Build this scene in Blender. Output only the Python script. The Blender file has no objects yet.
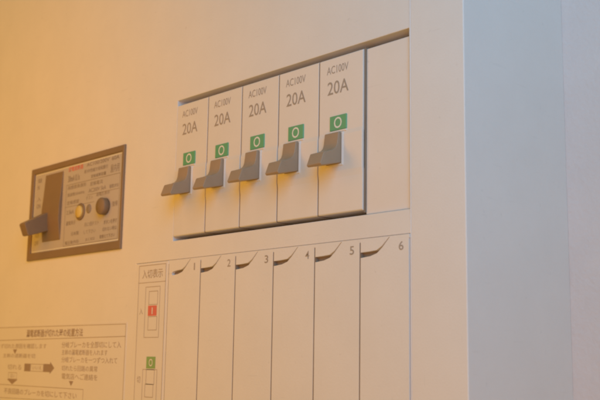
import bpy, bmesh, math, random
from mathutils import Vector, Matrix

random.seed(7)
S = 0.001                                   # everything below is written in millimetres
sc = bpy.context.scene
C = sc.collection

# ------------------------------------------------------------------ camera
cd = bpy.data.cameras.new('Camera')
cam = bpy.data.objects.new('Camera', cd)
C.objects.link(cam)
cam.location = (0.37667, -0.26374, -0.12147)
cam.rotation_euler = (math.radians(99.432), math.radians(-0.851), math.radians(47.326))
cd.sensor_width = 36.0
cd.lens = 57.77
cd.clip_start = 0.01
cd.clip_end = 50.0
cd.dof.use_dof = True
cd.dof.focus_distance = 0.40
cd.dof.aperture_fstop = 25.0
sc.camera = cam

# ------------------------------------------------------------------ light
w = bpy.data.worlds.new('World')
sc.world = w
w.use_nodes = True
bg = w.node_tree.nodes['Background']
bg.inputs[0].default_value = (0.25, 0.187, 0.046, 1)      # warm fill, part of the added orange-to-blue wash
bg.inputs[1].default_value = 1.0


def area(name, loc, target, size, power, col):
    l = bpy.data.lights.new(name, 'AREA')
    l.shape = 'DISK'
    l.size = size
    l.energy = power
    l.color = col
    o = bpy.data.objects.new(name, l)
    C.objects.link(o)
    o.location = [v * S for v in loc]
    d = Vector(target) - Vector(loc)
    o.rotation_euler = d.to_track_quat('-Z', 'Y').to_euler()
    return o


area('added_warm_left', (-150, -292, -9), (-300, -6, -125), 0.40, 0.71, (1.0, 0.355, 0.0))  # added lamp, orange end of the colour wash, no such source known
area('added_cool_right', (522, -300, 165), (400, 80, 200), 0.52, 2.46, (0.16, 0.575, 1.0))  # added lamp for the blue end of the wash
area('added_warm_below', (400, -450, -300), (-200, -60, -200), 0.40, 1.28, (1.0, 0.31, 0.005))  # added lamp that warms the lower part of the wash

sc.view_settings.view_transform = 'Standard'
sc.view_settings.look = 'None'
sc.view_settings.exposure = 0.0
sc.view_settings.gamma = 1.0
sc.cycles.filter_width = 2.1


# ------------------------------------------------------------------ materials
def plastic(name, col, rough=0.5, var=0.03, bump=0.02, scale=900.0, spec=0.3, dirt=0.0):
    m = bpy.data.materials.new(name)
    m.use_nodes = True
    nt = m.node_tree
    p = nt.nodes['Principled BSDF']
    tc = nt.nodes.new('ShaderNodeTexCoord')
    n1 = nt.nodes.new('ShaderNodeTexNoise')
    n1.inputs['Scale'].default_value = 38.0
    n1.inputs['Detail'].default_value = 6.0
    n1.inputs['Roughness'].default_value = 0.65
    nt.links.new(tc.outputs['Object'], n1.inputs['Vector'])
    cr = nt.nodes.new('ShaderNodeValToRGB')
    cr.color_ramp.elements[0].position = 0.3
    cr.color_ramp.elements[1].position = 0.7
    a = [max(0, c * (1 - var)) for c in col]
    b = [min(1, c * (1 + var)) for c in col]
    cr.color_ramp.elements[0].color = (*a, 1)
    cr.color_ramp.elements[1].color = (*b, 1)
    nt.links.new(n1.outputs['Fac'], cr.inputs['Fac'])
    last = cr.outputs['Color']
    if dirt > 0:
        # scattered specks and short scuffs
        for sx, sz, thr, amt in ((330.0, 330.0, 0.735, 1.0), (60.0, 700.0, 0.715, 0.55), (800.0, 110.0, 0.72, 0.45)):
            mp = nt.nodes.new('ShaderNodeMapping')
            mp.inputs['Scale'].default_value = (sx, sx, sz)
            mp.inputs['Rotation'].default_value = (0, 0.35 if sx != sz else 0, 0)
            nt.links.new(tc.outputs['Object'], mp.inputs['Vector'])
            nn = nt.nodes.new('ShaderNodeTexNoise')
            nn.inputs['Scale'].default_value = 1.0
            nn.inputs['Detail'].default_value = 2.5
            nt.links.new(mp.outputs['Vector'], nn.inputs['Vector'])
            rg = nt.nodes.new('ShaderNodeMapRange')
            rg.inputs['From Min'].default_value = thr - 0.035
            rg.inputs['From Max'].default_value = thr + 0.03
            rg.inputs['To Max'].default_value = dirt * amt
            nt.links.new(nn.outputs['Fac'], rg.inputs['Value'])
            mx = nt.nodes.new('ShaderNodeMix')
            mx.data_type = 'RGBA'
            nt.links.new(rg.outputs['Result'], mx.inputs[0])
            nt.links.new(last, mx.inputs[6])
            mx.inputs[7].default_value = (*[c * 0.55 for c in col], 1)
            last = mx.outputs[2]
    nt.links.new(last, p.inputs['Base Color'])
    mr = nt.nodes.new('ShaderNodeMapRange')
    mr.inputs['To Min'].default_value = rough - 0.07
    mr.inputs['To Max'].default_value = rough + 0.07
    nt.links.new(n1.outputs['Fac'], mr.inputs['Value'])
    nt.links.new(mr.outputs['Result'], p.inputs['Roughness'])
    p.inputs['Specular IOR Level'].default_value = spec
    if bump > 0:
        n2 = nt.nodes.new('ShaderNodeTexNoise')
        n2.inputs['Scale'].default_value = scale
        n2.inputs['Detail'].default_value = 3.0
        nt.links.new(tc.outputs['Object'], n2.inputs['Vector'])
        bp = nt.nodes.new('ShaderNodeBump')
        bp.inputs['Strength'].default_value = bump
        bp.inputs['Distance'].default_value = 0.001
        nt.links.new(n2.outputs['Fac'], bp.inputs['Height'])
        nt.links.new(bp.outputs['Normal'], p.inputs['Normal'])
    return m


M = dict(
    wall=plastic('wall_paint', (0.655, 0.625, 0.615), 0.8, 0.03, 0.3, 420.0, 0.15),
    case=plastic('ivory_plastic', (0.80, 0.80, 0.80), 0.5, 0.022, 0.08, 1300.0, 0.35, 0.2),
    side=plastic('ivory_plastic_shaded', (0.745, 0.71, 0.69), 0.6, 0.02, 0.08, 1200.0, 0.2, 0.12),  # case plastic toned down: shade painted in against blue bounce light
    breaker=plastic('breaker_plastic', (0.78, 0.77, 0.755), 0.33, 0.025, 0.03, 1500.0, 0.5, 0.2),
    handle=plastic('grey_handle_plastic', (0.38, 0.295, 0.215), 0.42, 0.08, 0.05, 1400.0),
    dark=plastic('dark_bezel_plastic', (0.27, 0.195, 0.13), 0.45, 0.06, 0.05, 1400.0),
    gap=plastic('dark_interior_and_seam_shade', (0.27, 0.215, 0.165), 0.8, 0.1, 0.0),  # interior tone, also used for the shade painted into the seams
    plate=plastic('grey_nameplate', (0.53, 0.505, 0.50), 0.4, 0.04, 0.02, 1200.0),
    ink=plastic('grey_ink', (0.40, 0.35, 0.30), 0.6, 0.12, 0.0),
    inkp=plastic('nameplate_ink', (0.30, 0.26, 0.23), 0.6, 0.15, 0.0),
    inks=plastic('sticker_ink', (0.46, 0.40, 0.35), 0.6, 0.10, 0.0),
    inkd=plastic('sticker_ink_bold', (0.38, 0.30, 0.25), 0.6, 0.10, 0.0),
    red=plastic('red_ink', (0.72, 0.20, 0.17), 0.6, 0.05, 0.0),
    green=plastic('green_window', (0.14, 0.44, 0.24), 0.4, 0.05, 0.0),
    greens=plastic('green_ink', (0.28, 0.48, 0.20), 0.6, 0.05, 0.0),
    white=plastic('white_ink_and_highlight', (0.80, 0.84, 0.80), 0.5, 0.02, 0.0),  # lettering, and the painted highlight round the nameplate
    yellow=plastic('yellow_button', (0.72, 0.58, 0.22), 0.35, 0.04, 0.02),
    sheet=plastic('sticker_film', (0.79, 0.785, 0.78), 0.4, 0.018, 0.0),
)


# ------------------------------------------------------------------ mesh helpers
class MB:
    """collects shapes (mm) with several materials into one mesh object"""

    def __init__(self, origin=(0, 0, 0)):
        self.bm = bmesh.new()
        self.mats = []
        self.o = Vector(origin)

    def mi(self, mat):
        if mat not in self.mats:
            self.mats.append(mat)
        return self.mats.index(mat)

    def _new(self, bm2, mat):
        k = self.mi(mat)
        for f in bm2.faces:
            f.material_index = k
        me = bpy.data.meshes.new('tmp')
        bm2.to_mesh(me)
        bm2.free()
        self.bm.from_mesh(me)
        bpy.data.meshes.remove(me)

    def box(self, x0, x1, y0, y1, z0, z1, mat, bev=0.0, seg=2):
        b = bmesh.new()
        bmesh.ops.create_cube(b, size=1)
        for v in b.verts:
            v.co = Vector(((x0 + x1) / 2 + v.co.x * (x1 - x0), (y0 + y1) / 2 + v.co.y * (y1 - y0),
                           (z0 + z1) / 2 + v.co.z * (z1 - z0)))
        if bev:
            bmesh.ops.bevel(b, geom=b.edges[:], offset=bev, segments=seg, profile=0.5, affect='EDGES')
        self._new(b, mat)

    def prism_x(self, prof, x0, x1, mat, bev=0.0, seg=2):
        """profile of (y, z) points extruded along x"""
        b = bmesh.new()
        A = [b.verts.new((x0, y, z)) for y, z in prof]
        B = [b.verts.new((x1, y, z)) for y, z in prof]
        self._cap(b, A, B, bev, seg)
        self._new(b, mat)

    def prism_y(self, prof, y0, y1, mat, bev=0.0, seg=2):
        """outline of (x, z) points extruded along y (y0 is the front)"""
        b = bmesh.new()
        A = [b.verts.new((x, y0, z)) for x, z in prof]
        B = [b.verts.new((x, y1, z)) for x, z in prof]
        self._cap(b, A, B, 0.0, seg)
        if bev:
            es = [e for e in b.edges if all(abs(v.co.y - y0) < 1e-6 for v in e.verts)]
            bmesh.ops.bevel(b, geom=es, offset=bev, segments=seg, profile=0.5, affect='EDGES', clamp_overlap=True)
        self._new(b, mat)

    def _cap(self, b, A, B, bev, seg):
        n = len(A)
        b.faces.new(A)
        b.faces.new(B[::-1])
        for i in range(n):
            j = (i + 1) % n
            b.faces.new((A[j], A[i], B[i], B[j]))
        bmesh.ops.recalc_face_normals(b, faces=b.faces[:])
        if bev:
            bmesh.ops.bevel(b, geom=b.edges[:], offset=bev, segments=seg, profile=0.5, affect='EDGES', clamp_overlap=True)

    def lathe_y(self, cx, cz, prof, mat, n=40, ez=1.0):
        """profile of (radius, y) revolved about the y axis through (cx, cz)"""
        b = bmesh.new()
        rings = []
        for r, y in prof:
            if r <= 1e-6:
                rings.append([b.verts.new((cx, y, cz))])
            else:
                rings.append([b.verts.new((cx + r * math.cos(t * 2 * math.pi / n), y, cz + ez * r * math.sin(t * 2 * math.pi / n)))
                              for t in range(n)])
        for a, c in zip(rings, rings[1:]):
            for i in range(n):
                j = (i + 1) % n
                q = [a[i % len(a)], a[j % len(a)], c[j % len(c)], c[i % len(c)]]
                q = list(dict.fromkeys(q))
                if len(q) > 2:
                    b.faces.new(q)
        bmesh.ops.recalc_face_normals(b, faces=b.faces[:])
        for f in b.faces:
            f.smooth = True
        self._new(b, mat)

    def flat(self, pts, y, mat):
        b = bmesh.new()
        f = b.faces.new([b.verts.new((x, y, z)) for x, z in pts])
        f.normal_update()
        if f.normal.y > 0:
            f.normal_flip()
        self._new(b, mat)

    def line(self, x0, z0, x1, z1, wd, y, mat):
        d = Vector((x1 - x0, z1 - z0))
        d.normalize()
        n = Vector((-d.y, d.x)) * wd / 2
        e = d * wd / 2
        self.flat([(x0 - e.x + n.x, z0 - e.y + n.y), (x0 - e.x - n.x, z0 - e.y - n.y),
                   (x1 + e.x - n.x, z1 + e.y - n.y), (x1 + e.x + n.x, z1 + e.y + n.y)], y, mat)

    def rect(self, x0, x1, z0, z1, wd, y, mat):
        h = wd / 2
        self.flat([(x0 - h, z1 - h), (x1 + h, z1 - h), (x1 + h, z1 + h), (x0 - h, z1 + h)], y, mat)
        self.flat([(x0 - h, z0 - h), (x1 + h, z0 - h), (x1 + h, z0 + h), (x0 - h, z0 + h)], y, mat)
        self.flat([(x0 - h, z0 + h), (x0 + h, z0 + h), (x0 + h, z1 - h), (x0 - h, z1 - h)], y, mat)
        self.flat([(x1 - h, z0 + h), (x1 + h, z0 + h), (x1 + h, z1 - h), (x1 - h, z1 - h)], y, mat)

    def text(self, s, x0, x1, z0, z1, y, mat, bold=0.0):
        """lettering fitted to a box on the plane y"""
        cu = bpy.data.curves.new('tmp', 'FONT')
        cu.body = s
        cu.resolution_u = 3
        cu.offset = bold
        o = bpy.data.objects.new('tmp', cu)
        C.objects.link(o)
        dg = bpy.context.evaluated_depsgraph_get()
        me = bpy.data.meshes.new_from_object(o.evaluated_get(dg))
        bpy.data.objects.remove(o)
        bpy.data.curves.remove(cu)
        xs = [v.co.x for v in me.vertices]
        ys = [v.co.y for v in me.vertices]
        if not xs:
            return
        ax, bx, ay, by = min(xs), max(xs), min(ys), max(ys)
        for v in me.vertices:
            v.co = Vector((x0 + (v.co.x - ax) / (bx - ax) * (x1 - x0), y, z0 + (v.co.y - ay) / (by - ay) * (z1 - z0)))
        b = bmesh.new()
        b.from_mesh(me)
        bpy.data.meshes.remove(me)
        for f in b.faces:
            f.normal_update()
            if f.normal.y > 0:
                f.normal_flip()
        self._new(b, mat)

    def build(self, name, parent=None, smooth=False):
        me = bpy.data.meshes.new(name)
        for v in self.bm.verts:
            v.co = (v.co - self.o) * S
        self.bm.to_mesh(me)
        self.bm.free()
        for m in self.mats:
            me.materials.append(M[m])
        o = bpy.data.objects.new(name, me)
        C.objects.link(o)
        if parent is not None:
            o.parent = parent
        else:
            o.location = self.o * S
        return o


def thing(name, label, cat, loc, group=None):
    o = bpy.data.objects.new(name, None)
    o.empty_display_size = 0.01
    C.objects.link(o)
    o.location = Vector(loc) * S
    o['label'] = label
    o['category'] = cat
    if group:
        o['group'] = group
    return o


# ------------------------------------------------------------------ setting: the wall behind the board
WALL_Y = 64.0
mb = MB()
mb.box(-2500, 2500, WALL_Y, WALL_Y + 120, -2500, 2500, 'wall')
wall = mb.build('wall')
wall['kind'] = 'structure'

# ------------------------------------------------------------------ the distribution board
XR, XC = 173.9, 149.0            # right edge of the board, right edge of its cover plate
XL, ZT, ZB = -330.0, 190.0, -260.0
OP = (0.0, 148.3, -66.5, 2.4)    # branch breaker opening: x0 x1 z0 z1
MO = (-145.0, -45.4, -66.2, -13.1)   # main breaker opening
LC = (-30.6, 148.5, -235.0, -75.5)   # lower flap bay

board = thing('distribution_board', 'ivory plastic circuit breaker board mounted on the wall, with numbered flaps along the bottom',
              'breaker panel', (0, 0, 0))

# case: the box behind the cover
mb = MB()
T = 3.0
mb.box(XL, XL + T, 9.1, WALL_Y - .1, ZB, ZT, 'case')
mb.box(XL + T, XR - T - .1, 9.1, WALL_Y - .1, ZT - T, ZT, 'case')
mb.box(XL + T, XR - T - .1, 9.1, WALL_Y - .1, ZB, ZB + T, 'case')
mb.build('case', board)

# side rail with its rounded outer edge
mb = MB()
r = 0.45
prof = [(XC + .12, 0.15), (XC + .27, 0.0), (XR - r, 0.0)]
prof += [(XR - r + r * math.sin(a * math.pi / 16), r - r * math.cos(a * math.pi / 16)) for a in range(1, 9)]
prof += [(XR, 3.0), (XC + .12, 3.0)]
b = bmesh.new()
A = [b.verts.new((x, y, ZB)) for x, y in prof]
B = [b.verts.new((x, y, ZT)) for x, y in prof]
mb._cap(b, A, B, 0, 1)
for f in b.faces:
    if len(f.verts) == 4 and abs(f.normal.z) < .5:
        f.smooth = False
mb._new(b, 'case')
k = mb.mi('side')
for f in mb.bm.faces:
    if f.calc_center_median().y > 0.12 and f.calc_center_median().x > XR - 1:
        f.material_index = k  # shaded tone on the outward faces dulls their bright rim
mb.build('side_rail', board)
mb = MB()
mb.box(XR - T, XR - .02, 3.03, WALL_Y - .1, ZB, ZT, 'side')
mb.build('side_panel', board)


# cover plate with its openings (one sheet, cells round the holes)
def plate_with_holes(mb, x0, x1, z0, z1, holes, y0, y1, mat, bev):
    xs = sorted({x0, x1, *[h[0] for h in holes], *[h[1] for h in holes]})
    zs = sorted({z0, z1, *[h[2] for h in holes], *[h[3] for h in holes]})
    b = bmesh.new()
    V = {}

    def vert(x, z):
        if (x, z) not in V:
            V[x, z] = b.verts.new((x, y0, z))
        return V[x, z]
    for xa, xb in zip(xs, xs[1:]):
        for za, zb in zip(zs, zs[1:]):
            cx, cz = (xa + xb) / 2, (za + zb) / 2
            if any(h[0] < cx < h[1] and h[2] < cz < h[3] for h in holes):
                continue
            b.faces.new((vert(xa, za), vert(xb, za), vert(xb, zb), vert(xa, zb)))
    ret = bmesh.ops.extrude_face_region(b, geom=b.faces[:])
    for v in ret['geom']:
        if isinstance(v, bmesh.types.BMVert):
            v.co.y = y1
    bmesh.ops.recalc_face_normals(b, faces=b.faces[:])
    return b


def bevel_front(b, y0, test, off, seg):
    es = []
    for e in b.edges:
        if all(abs(v.co.y - y0) < 1e-6 for v in e.verts) and any(abs(f.normal.y) < .5 for f in e.link_faces):
            if test((e.verts[0].co + e.verts[1].co) / 2):
                es.append(e)
    bmesh.ops.bevel(b, geom=es, offset=off, segments=seg, profile=0.5, affect='EDGES')


mb = MB()
b = plate_with_holes(mb, XL, XC, ZB, ZT, [OP, MO, LC], 0.0, 9.0, 'case', 0)
bevel_front(b, 0.0, lambda c: True, 0.25, 2)
mb._new(b, 'case')
cover = mb.build('cover_plate', board)

# dark chassis behind the gaps, with strips of painted shade in the seams
mb = MB()
mb.box(XL + 4, XR - 4, 9.6, 14, ZB + 4, ZT - 4, 'gap')
for k in range(1, 5):                       # dark strips put in as shade between the breakers
    mb.box(25 * k - .33, 25 * k + .33, 0.02, 9.7, -64.6, -0.6, 'gap')
mb.box(124.7, 125.35, 0.6, 9.7, -65.4, 0.2, 'gap')  # dark strip as shade beside the last breaker
for x in (-2.2, 23.1, 48.4, 73.6, 98.7, 123.75):
    mb.box(x - .33, x + .33, -0.2, 9.7, -234, -77.3, 'gap')  # dark strip as shade between the flaps
    mb.box(x + .4, x + 17, 1.3, 9.7, -84, -76.4, 'gap')
mb.box(XC - .1, XC + .3, 0.3, 9.7, ZB + 4, ZT - 4, 'case')
mb.build('chassis', board)

# blank filler plate right of the last breaker
mb = MB()
mb.box(125.35, 148.1, 1.3, 9.5, -66.2, -0.25, 'breaker', 0.25)
blank = mb.build('filler_plate', board)
blank['label'] = 'blank filler plate without a switch'

# lower bay: strip for the legend, then six flaps with a finger notch
mb = MB()
mb.prism_y([(-30.4, -234.8), (-30.4, -75.7), (-2.25, -75.7), (-2.25, -234.8)], -0.3, 8.5, 'case', 0.3)
mb.build('legend_strip', board)
edges = [-2.2, 23.1, 48.4, 73.6, 98.7, 123.75, 148.4]
for k in range(6):
    l, r_ = edges[k], edges[k + 1]
    mb = MB()
    zt, zb = -75.7, -234.8
    g = 0.32
    nl = l + g
    if k == 0:
        n0 = l + 2.6
    else:
        n0 = nl
    # finger notch: a slot that starts at the left gap and sweeps up to a fine tip
    low = [(n0, -83.0), (n0 + 5.0, -82.6), (n0 + 8.4, -81.7), (n0 + 11.2, -79.6), (n0 + 13.3, -77.6), (n0 + 15.0, -75.95)]
    upp = [(n0 + 14.3, -76.2), (n0 + 12.4, -77.8), (n0 + 10.6, -79.3), (n0 + 8.2, -80.5), (n0 + 4.5, -80.75), (n0, -80.9)]
    if k == 0:
        out = [(nl, zt), (r_ - .02, zt), (r_ - .02, -77.0), (r_ - g, -77.2), (r_ - g, zb), (nl, zb)]
        # closed notch: slit to the left edge a hair wide
        out += [(nl, -82.0), (n0 + .2, -82.0)] + [(n0 + .6, -82.9)] + low[1:] + upp[:-1] + [(n0 + .8, -81.2), (n0 + .2, -81.95), (nl, -81.95)]
    else:
        out = [(l + .02, zt), (r_ - .02, zt), (r_ - .02, -77.0), (r_ - g, -77.2), (r_ - g, zb), (nl, zb)]
        out += low + upp + [(nl, -77.2), (l + .02, -77.0)]
    mb.prism_y(out, -0.3, 8.5, 'case')
    nx = l + 19.6
    zc = -79.75
    mb.text(str(k + 1), nx + (0.6 if k == 0 else 0), nx + (1.35 if k == 0 else 2.3), zc - 1.65, zc + 1.65, -0.37, 'ink', 0.008)
    fl = mb.build('circuit_flap', board)
    fl['label'] = 'ivory flap printed with the number %d beside its finger notch' % (k + 1)

# ------------------------------------------------------------------ branch breakers
P = 25.0


def make_breaker():
    root = thing('circuit_breaker', 'x', 'circuit breaker', (0, 0, 0), 'row of branch breakers')
    mb = MB()
    # side profile (y, z): flat upper face, faint boss round the handle, flat lower face
    prof = [(9.4, -0.25), (0.25, -0.25), (-0.15, -0.6), (-0.15, -31.5), (-0.5, -33.2), (-0.5, -47.6),
            (-0.15, -50.2), (-0.15, -64.1), (0.25, -64.5), (9.4, -64.5)]
    mb.prism_x(prof, 0.32, 24.68, 'breaker', 0.14, 2)
    mb.box(0.03, 0.6, 0.6, 9, -48.0, -33.0, 'breaker')
    mb.box(24.4, 24.97, 0.6, 9, -48.0, -33.0, 'breaker')
    mb.box(4.5, 14.5, -0.85, 0.0, -45.6, -31.9, 'breaker', 0.3, 2)      # collar round the handle slot
    mb.box(5.2, 13.75, -0.87, 0.0, -44.75, -32.4, 'gap', 0.0)             # the slot itself
    y = -0.22
    mb.text('AC100V', 4.5, 16.7, -6.95, -3.7, y, 'ink', 0.0)
    mb.text('20A', 5.0, 16.9, -15.7, -10.2, y, 'ink', 0.004)
    mb.build('body', root)
    # green status window above the handle
    mb = MB()
    mb.box(6.8, 16.1, -0.62, 0.3, -30.9, -24.9, 'green', 0.12, 1)
    mb.text('O', 9.3, 13.7, -30.2, -25.6, -0.68, 'white', 0.008)
    mb.box(6.9, 16.0, -0.55, 0.3, -31.75, -31.0, 'breaker', 0.1, 1)
    mb.build('status_window', root)
    # handle, switched down
    mb = MB()
    prof = [(0.2, -31.9), (-2.2, -32.15), (-2.45, -34.6), (-2.8, -37.0), (-3.4, -38.4), (-4.4, -39.4), (-6.2, -40.2),
            (-10.0, -41.5), (-11.9, -46.3), (-11.2, -47.0), (0.2, -44.3)]
    mb.prism_x(prof, 5.5, 13.5, 'handle', 0.34, 3)
    mb.build('handle', root)
    return root


def copy_thing(src):
    r = src.copy()
    C.objects.link(r)
    for ch in src.children:
        c = ch.copy()
        C.objects.link(c)
        c.parent = r
    return r


labels = ['20A breaker at the far left end of the row of five, above flap 1',
          'second 20A breaker of the row, counted from the yellow test button side, above flap 2',
          '20A breaker in the middle of the row of five, above flap 3',
          'fourth 20A breaker of the row, one place before the breaker beside the blank filler plate',
          '20A breaker beside the blank filler plate, nearest and largest of the row']
first = make_breaker()
for k in range(5):
    o = first if k == 0 else copy_thing(first)
    o.location = (k * P * S, 0, 0)
    o['label'] = labels[k]

# ------------------------------------------------------------------ main breaker
main = thing('main_breaker', 'large main breaker in a dark bezel with printed grey nameplate and yellow test button', 'main breaker', (0, 0, 0))
mb = MB()
x0, x1, z0, z1 = -145.7, -44.7, -66.9, -12.4
i0, i1, j0, j1 = -142.0, -46.7, -62.6, -15.7
b = plate_with_holes(mb, x0, x1, z0, z1, [(i0, i1, j0, j1)], -1.3, -0.03, 'dark', 0)
bevel_front(b, -1.3, lambda c: True, 0.4, 2)
mb._new(b, 'dark')
mb.build('bezel', main)
mb = MB()
mb.box(MO[0] + .1, MO[1] - .1, -0.3, 9.4, MO[2] + .1, MO[3] - .1, 'plate')
y = -0.36
INK = 'inkp'
# printed rows
mb.text('漏電遮断器', -103.2, -87.2, -19.4, -16.6, y, 'red', 0.01)
mb.text('AC100/200V  60A', -83.5, -50.5, -19.0, -16.9, y, INK, 0.01)
mb.text('30mA 0.1s', -103.2, -90.6, -25.2, -21.6, y, INK, 0.012)
mb.text('単3中性線欠相保護付', -86.0, -61.5, -22.6, -20.4, y, INK)
mb.text('定格遮断容量', -78.5, -63.0, -26.0, -24.0, y, INK, 0.01)
mb.text('屋内用', -58.6, -50.0, -25.6, -21.2, y, INK)
mb.text('高感度高速形', -103.0, -83.0, -29.6, -27.4, y, INK)
mb.text('定格電流', -79.0, -66.0, -30.2, -28.0, y, INK)
mb.text('周波数50/60Hz', -103.0, -84.5, -33.6, -31.6, y, INK)
mb.text('AC200V 5kA', -80.0, -62.5, -33.8, -31.6, y, INK)
mb.text('極数3P2E', -59.0, -50.0, -34.0, -31.8, y, INK)
mb.text('定格感度', -103.0, -90.0, -38.2, -36.0, y, INK)
mb.text('テスト', -82.5, -75.5, -37.6, -35.6, y, INK)
mb.text('過電圧表示', -72.0, -58.5, -36.8, -34.8, y, INK)
mb.text('2.5kA', -103.0, -95.0, -43.6, -41.4, y, INK)
mb.text('復帰', -55.6, -50.2, -44.0, -41.2, y, INK)
mb.text('漏電表示', -103.0, -92.5, -49.8, -47.4, y, INK)
mb.text('月に1回テスト', -83.0, -68.0, -52.2, -50.0, y, INK)
mb.text('ボタンを押す', -63.0, -50.0, -52.8, -50.4, y, INK, 0.01)
mb.text('して下さい', -83.0, -71.0, -56.2, -54.2, y, INK)
mb.text('切れない時は', -64.0, -50.0, -56.4, -54.2, y, INK)
mb.text('日本製', -96.5, -88.5, -56.0, -53.8, y, INK)
mb.text('取替えて下さい', -66.5, -51.5, -60.0, -58.0, y, INK, 0.01)
mb.text('JIS C 8222', -81.0, -71.5, -60.4, -58.6, y, INK)
mb.text('電圧動作形', -103.0, -88.0, -60.6, -58.6, y, INK)
for i, (t, zz) in enumerate([('電源', -20.0), ('N', -24.0), ('入', -31.0), ('ON', -35.2), ('切', -52.5), ('OFF', -57.0)]):
    ww = 4.5 if i != 1 else 2
    mb.text(t, -138.6, -138.6 + ww, zz - 1.3, zz + 1.3, y, INK)
mb.rect(-141.2, -47.5, -61.9, -16.4, 0.5, y, 'white')  # edge highlight painted as a pale line round the plate
mb.rect(-104.6, -49.0, -61.2, -26.8, 0.25, y, INK)
mb.line(-104.6, -39.3, -74.0, -39.3, 0.22, y, INK)
mb.line(-80.8, -34.9, -49.0, -34.9, 0.22, y, INK)
mb.build('nameplate', main)
mb = MB()
mb.prism_x([(0.5, -17.9), (-0.75, -17.9), (-0.95, -22), (-1.5, -30), (-2.2, -38), (-2.2, -46), (-1.5, -51), (-0.75, -56.9), (0.5, -56.9)],
           -128.9, -108.7, 'dark', 0.3, 2)
mb.build('rocker', main)
mb = MB()
mb.prism_x([(-0.6, -39.6), (-5.2, -42.2), (-15.5, -47.8), (-15.8, -48.7), (-13.4, -54.5), (-12.6, -54.9), (-0.6, -50.9)],
           -128.2, -121.4, 'dark', 0.45, 2)
mb.build('lever', main)
# yellow test button in its dark ring
mb = MB()
cx, cz = -87.6, -43.4
mb.lathe_y(cx, cz, [(0, -0.2), (4.7, -0.2), (4.7, -0.7), (4.2, -1.1), (3.5, -1.1), (3.4, -0.6)], 'dark')
mb.build('button_ring', main)
mb = MB()
mb.lathe_y(cx, cz, [(3.35, -0.3), (3.35, -1.5), (3.0, -1.9), (0, -2.0)], 'yellow')
mb.build('test_button', main)
# round dark button that stands proud
mb = MB()
cx, cz = -62.0, -43.3
mb.lathe_y(cx, cz, [(0, -0.2), (4.5, -0.2), (4.5, -3.3), (4.1, -3.8), (0, -3.9)], 'dark')
mb.build('dark_button', main)
mb = MB()
mb.lathe_y(-78.9, -42.6, [(0, -0.25), (2.5, -0.25), (2.5, -0.5), (2.2, -0.7), (0, -0.7)], 'inkp', 24)
mb.build('indicator_lamp', main)

# ------------------------------------------------------------------ legend sticker with the switch drawings
org = (-15.6, -0.3, -110)
mb = MB(org)
YS = -0.42
mb.box(-27.6, -3.6, YS, -0.31, -150, -76.5, 'sheet')
y = YS - 0.06
mb.rect(-27.0, -4.2, -149.5, -77.0, 0.3, y, 'inks')
mb.line(-27.0, -85.4, -4.2, -85.4, 0.3, y, 'inks')
mb.text('入切表示', -24.2, -6.6, -83.4, -79.0, y, 'inks', 0.008)
for zt, col, up in ((-90.0, 'red', True), (-114.0, 'greens', False)):
    if up:
        mb.rect(-20.6, -8.4, -111.9, -87.6, 0.28, y, 'inks')
        mb.rect(-17.6, -10.2, -96.2, -89.8, 0.28, y, 'inks')
        mb.flat([(-18.0, -101.6), (-10.6, -101.6), (-10.6, -96.7), (-18.0, -96.7)], y, 'red')
        mb.text('I', -14.7, -13.9, -100.8, -97.6, y - .06, 'sheet', 0.02)
        mb.rect(-17.6, -10.2, -108.4, -102.0, 0.28, y, 'inks')
        mb.text('入', -25.4, -22.4, -100.8, -97.8, y, 'inks')
    else:
        mb.flat([(-17.6, -126.6), (-10.0, -126.6), (-10.0, -121.0), (-17.6, -121.0)], y, 'greens')
        mb.text('O', -15.4, -12.2, -125.6, -122.0, y - .06, 'sheet', 0.01)
        mb.rect(-20.4, -8.4, -148.5, -127.1, 0.28, y, 'inks')
        mb.rect(-17.4, -10.6, -134.0, -127.1, 0.28, y, 'inks')
        mb.rect(-18.0, -11.2, -140.0, -134.0, 0.28, y, 'inks')
        mb.text('切', -25.2, -22.2, -133.6, -130.4, y, 'inks')
st = mb.build('legend_sticker')
st['label'] = 'narrow ivory legend sticker with a red square above a green one, left of flap 1'
st['category'] = 'sticker'

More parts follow.
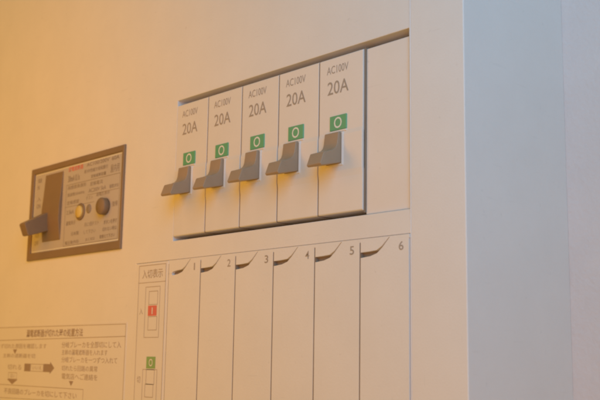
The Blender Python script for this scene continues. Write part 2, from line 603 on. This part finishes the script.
# ------------------------------------------------------------------ instruction sticker under the main breaker
org = (-120, 0, -130)
mb = MB(org)
YS = -0.12
mb.box(-212, -36.6, YS, -0.01, -175, -104.2, 'sheet')
y = YS - 0.06
mb.rect(-211, -37.6, -174, -105.1, 0.3, y, 'inks')
mb.line(-211, -113.0, -37.6, -111.2, 0.35, y, 'inks')
mb.text('漏電遮断器が切れた時の処置方法', -142.0, -78.8, -111.0, -106.6, y, 'inkd', 0.012)
mb.text('まず切れた原因を確認します', -178.0, -117.5, -117.4, -114.6, y, 'inks')
mb.text('主幹の遮断器を切', -170.0, -130.0, -122.8, -120.2, y, 'inks')
mb.flat([(-157.7, -117.9), (-155.0, -120.6), (-152.6, -117.9)], y, 'inkd')
rows = [('分岐ブレーカを全部切にして入', -100.6, -41.0, -113.6, -117.0), ('主幹の漏電遮断器を入れます', -100.2, -53.5, -117.8, -120.8),
        ('分岐ブレーカを一つずつ入れて', -100.0, -44.0, -121.6, -124.8), ('切れたら回路の異常', -99.4, -62.5, -126.2, -129.2),
        ('電気店へご連絡を', -98.8, -62.0, -130.4, -133.6)]
for s, xa, xb, za, zb in rows:
    mb.text(s, xa, xb, zb, za, y, 'inks', 0.004)
mb.text('切れる', -163.0, -146.0, -129.6, -126.6, y, 'inks')
# block arrow to the right: dark tail, pale middle, dark head
mb.flat([(-142.2, -130.2), (-135.0, -130.2), (-135.0, -125.9), (-142.2, -125.9)], y, 'inkd')
mb.rect(-134.6, -119.9, -130.0, -126.1, 0.28, y, 'inks')
mb.text('いいえ', -132.4, -121.8, -129.1, -126.9, y, 'inks')
mb.flat([(-119.6, -130.2), (-112.2, -130.2), (-112.2, -131.2), (-107.4, -127.9), (-112.2, -124.6), (-112.2, -125.8), (-119.6, -125.8)], y, 'inkd')
# block arrow downwards
mb.rect(-161.4, -151.0, -134.9, -131.3, 0.3, y, 'inks')
mb.text('はい', -158.8, -153.4, -134.2, -132.0, y, 'inks')
mb.flat([(-163.0, -135.1), (-156.2, -138.0), (-149.6, -135.1)], y, 'inkd')
mb.flat([(-90.8, -134.4), (-88.4, -137.0), (-86.2, -134.4)], y, 'inkd')
mb.rect(-211.0 + 1.5, -75.6, -160, -138.4, 0.32, y, 'inks')
mb.line(-209.5, -146.6, -75.6, -144.8, 0.3, y, 'inks')
mb.text('不良回路のブレーカを切にして下さい', -166.0, -82.0, -143.6, -140.2, y, 'inks', 0.006)
st = mb.build('instruction_sticker')
st['label'] = 'wide instruction sticker with a flow chart of text and arrows below the main breaker'
st['category'] = 'sticker'
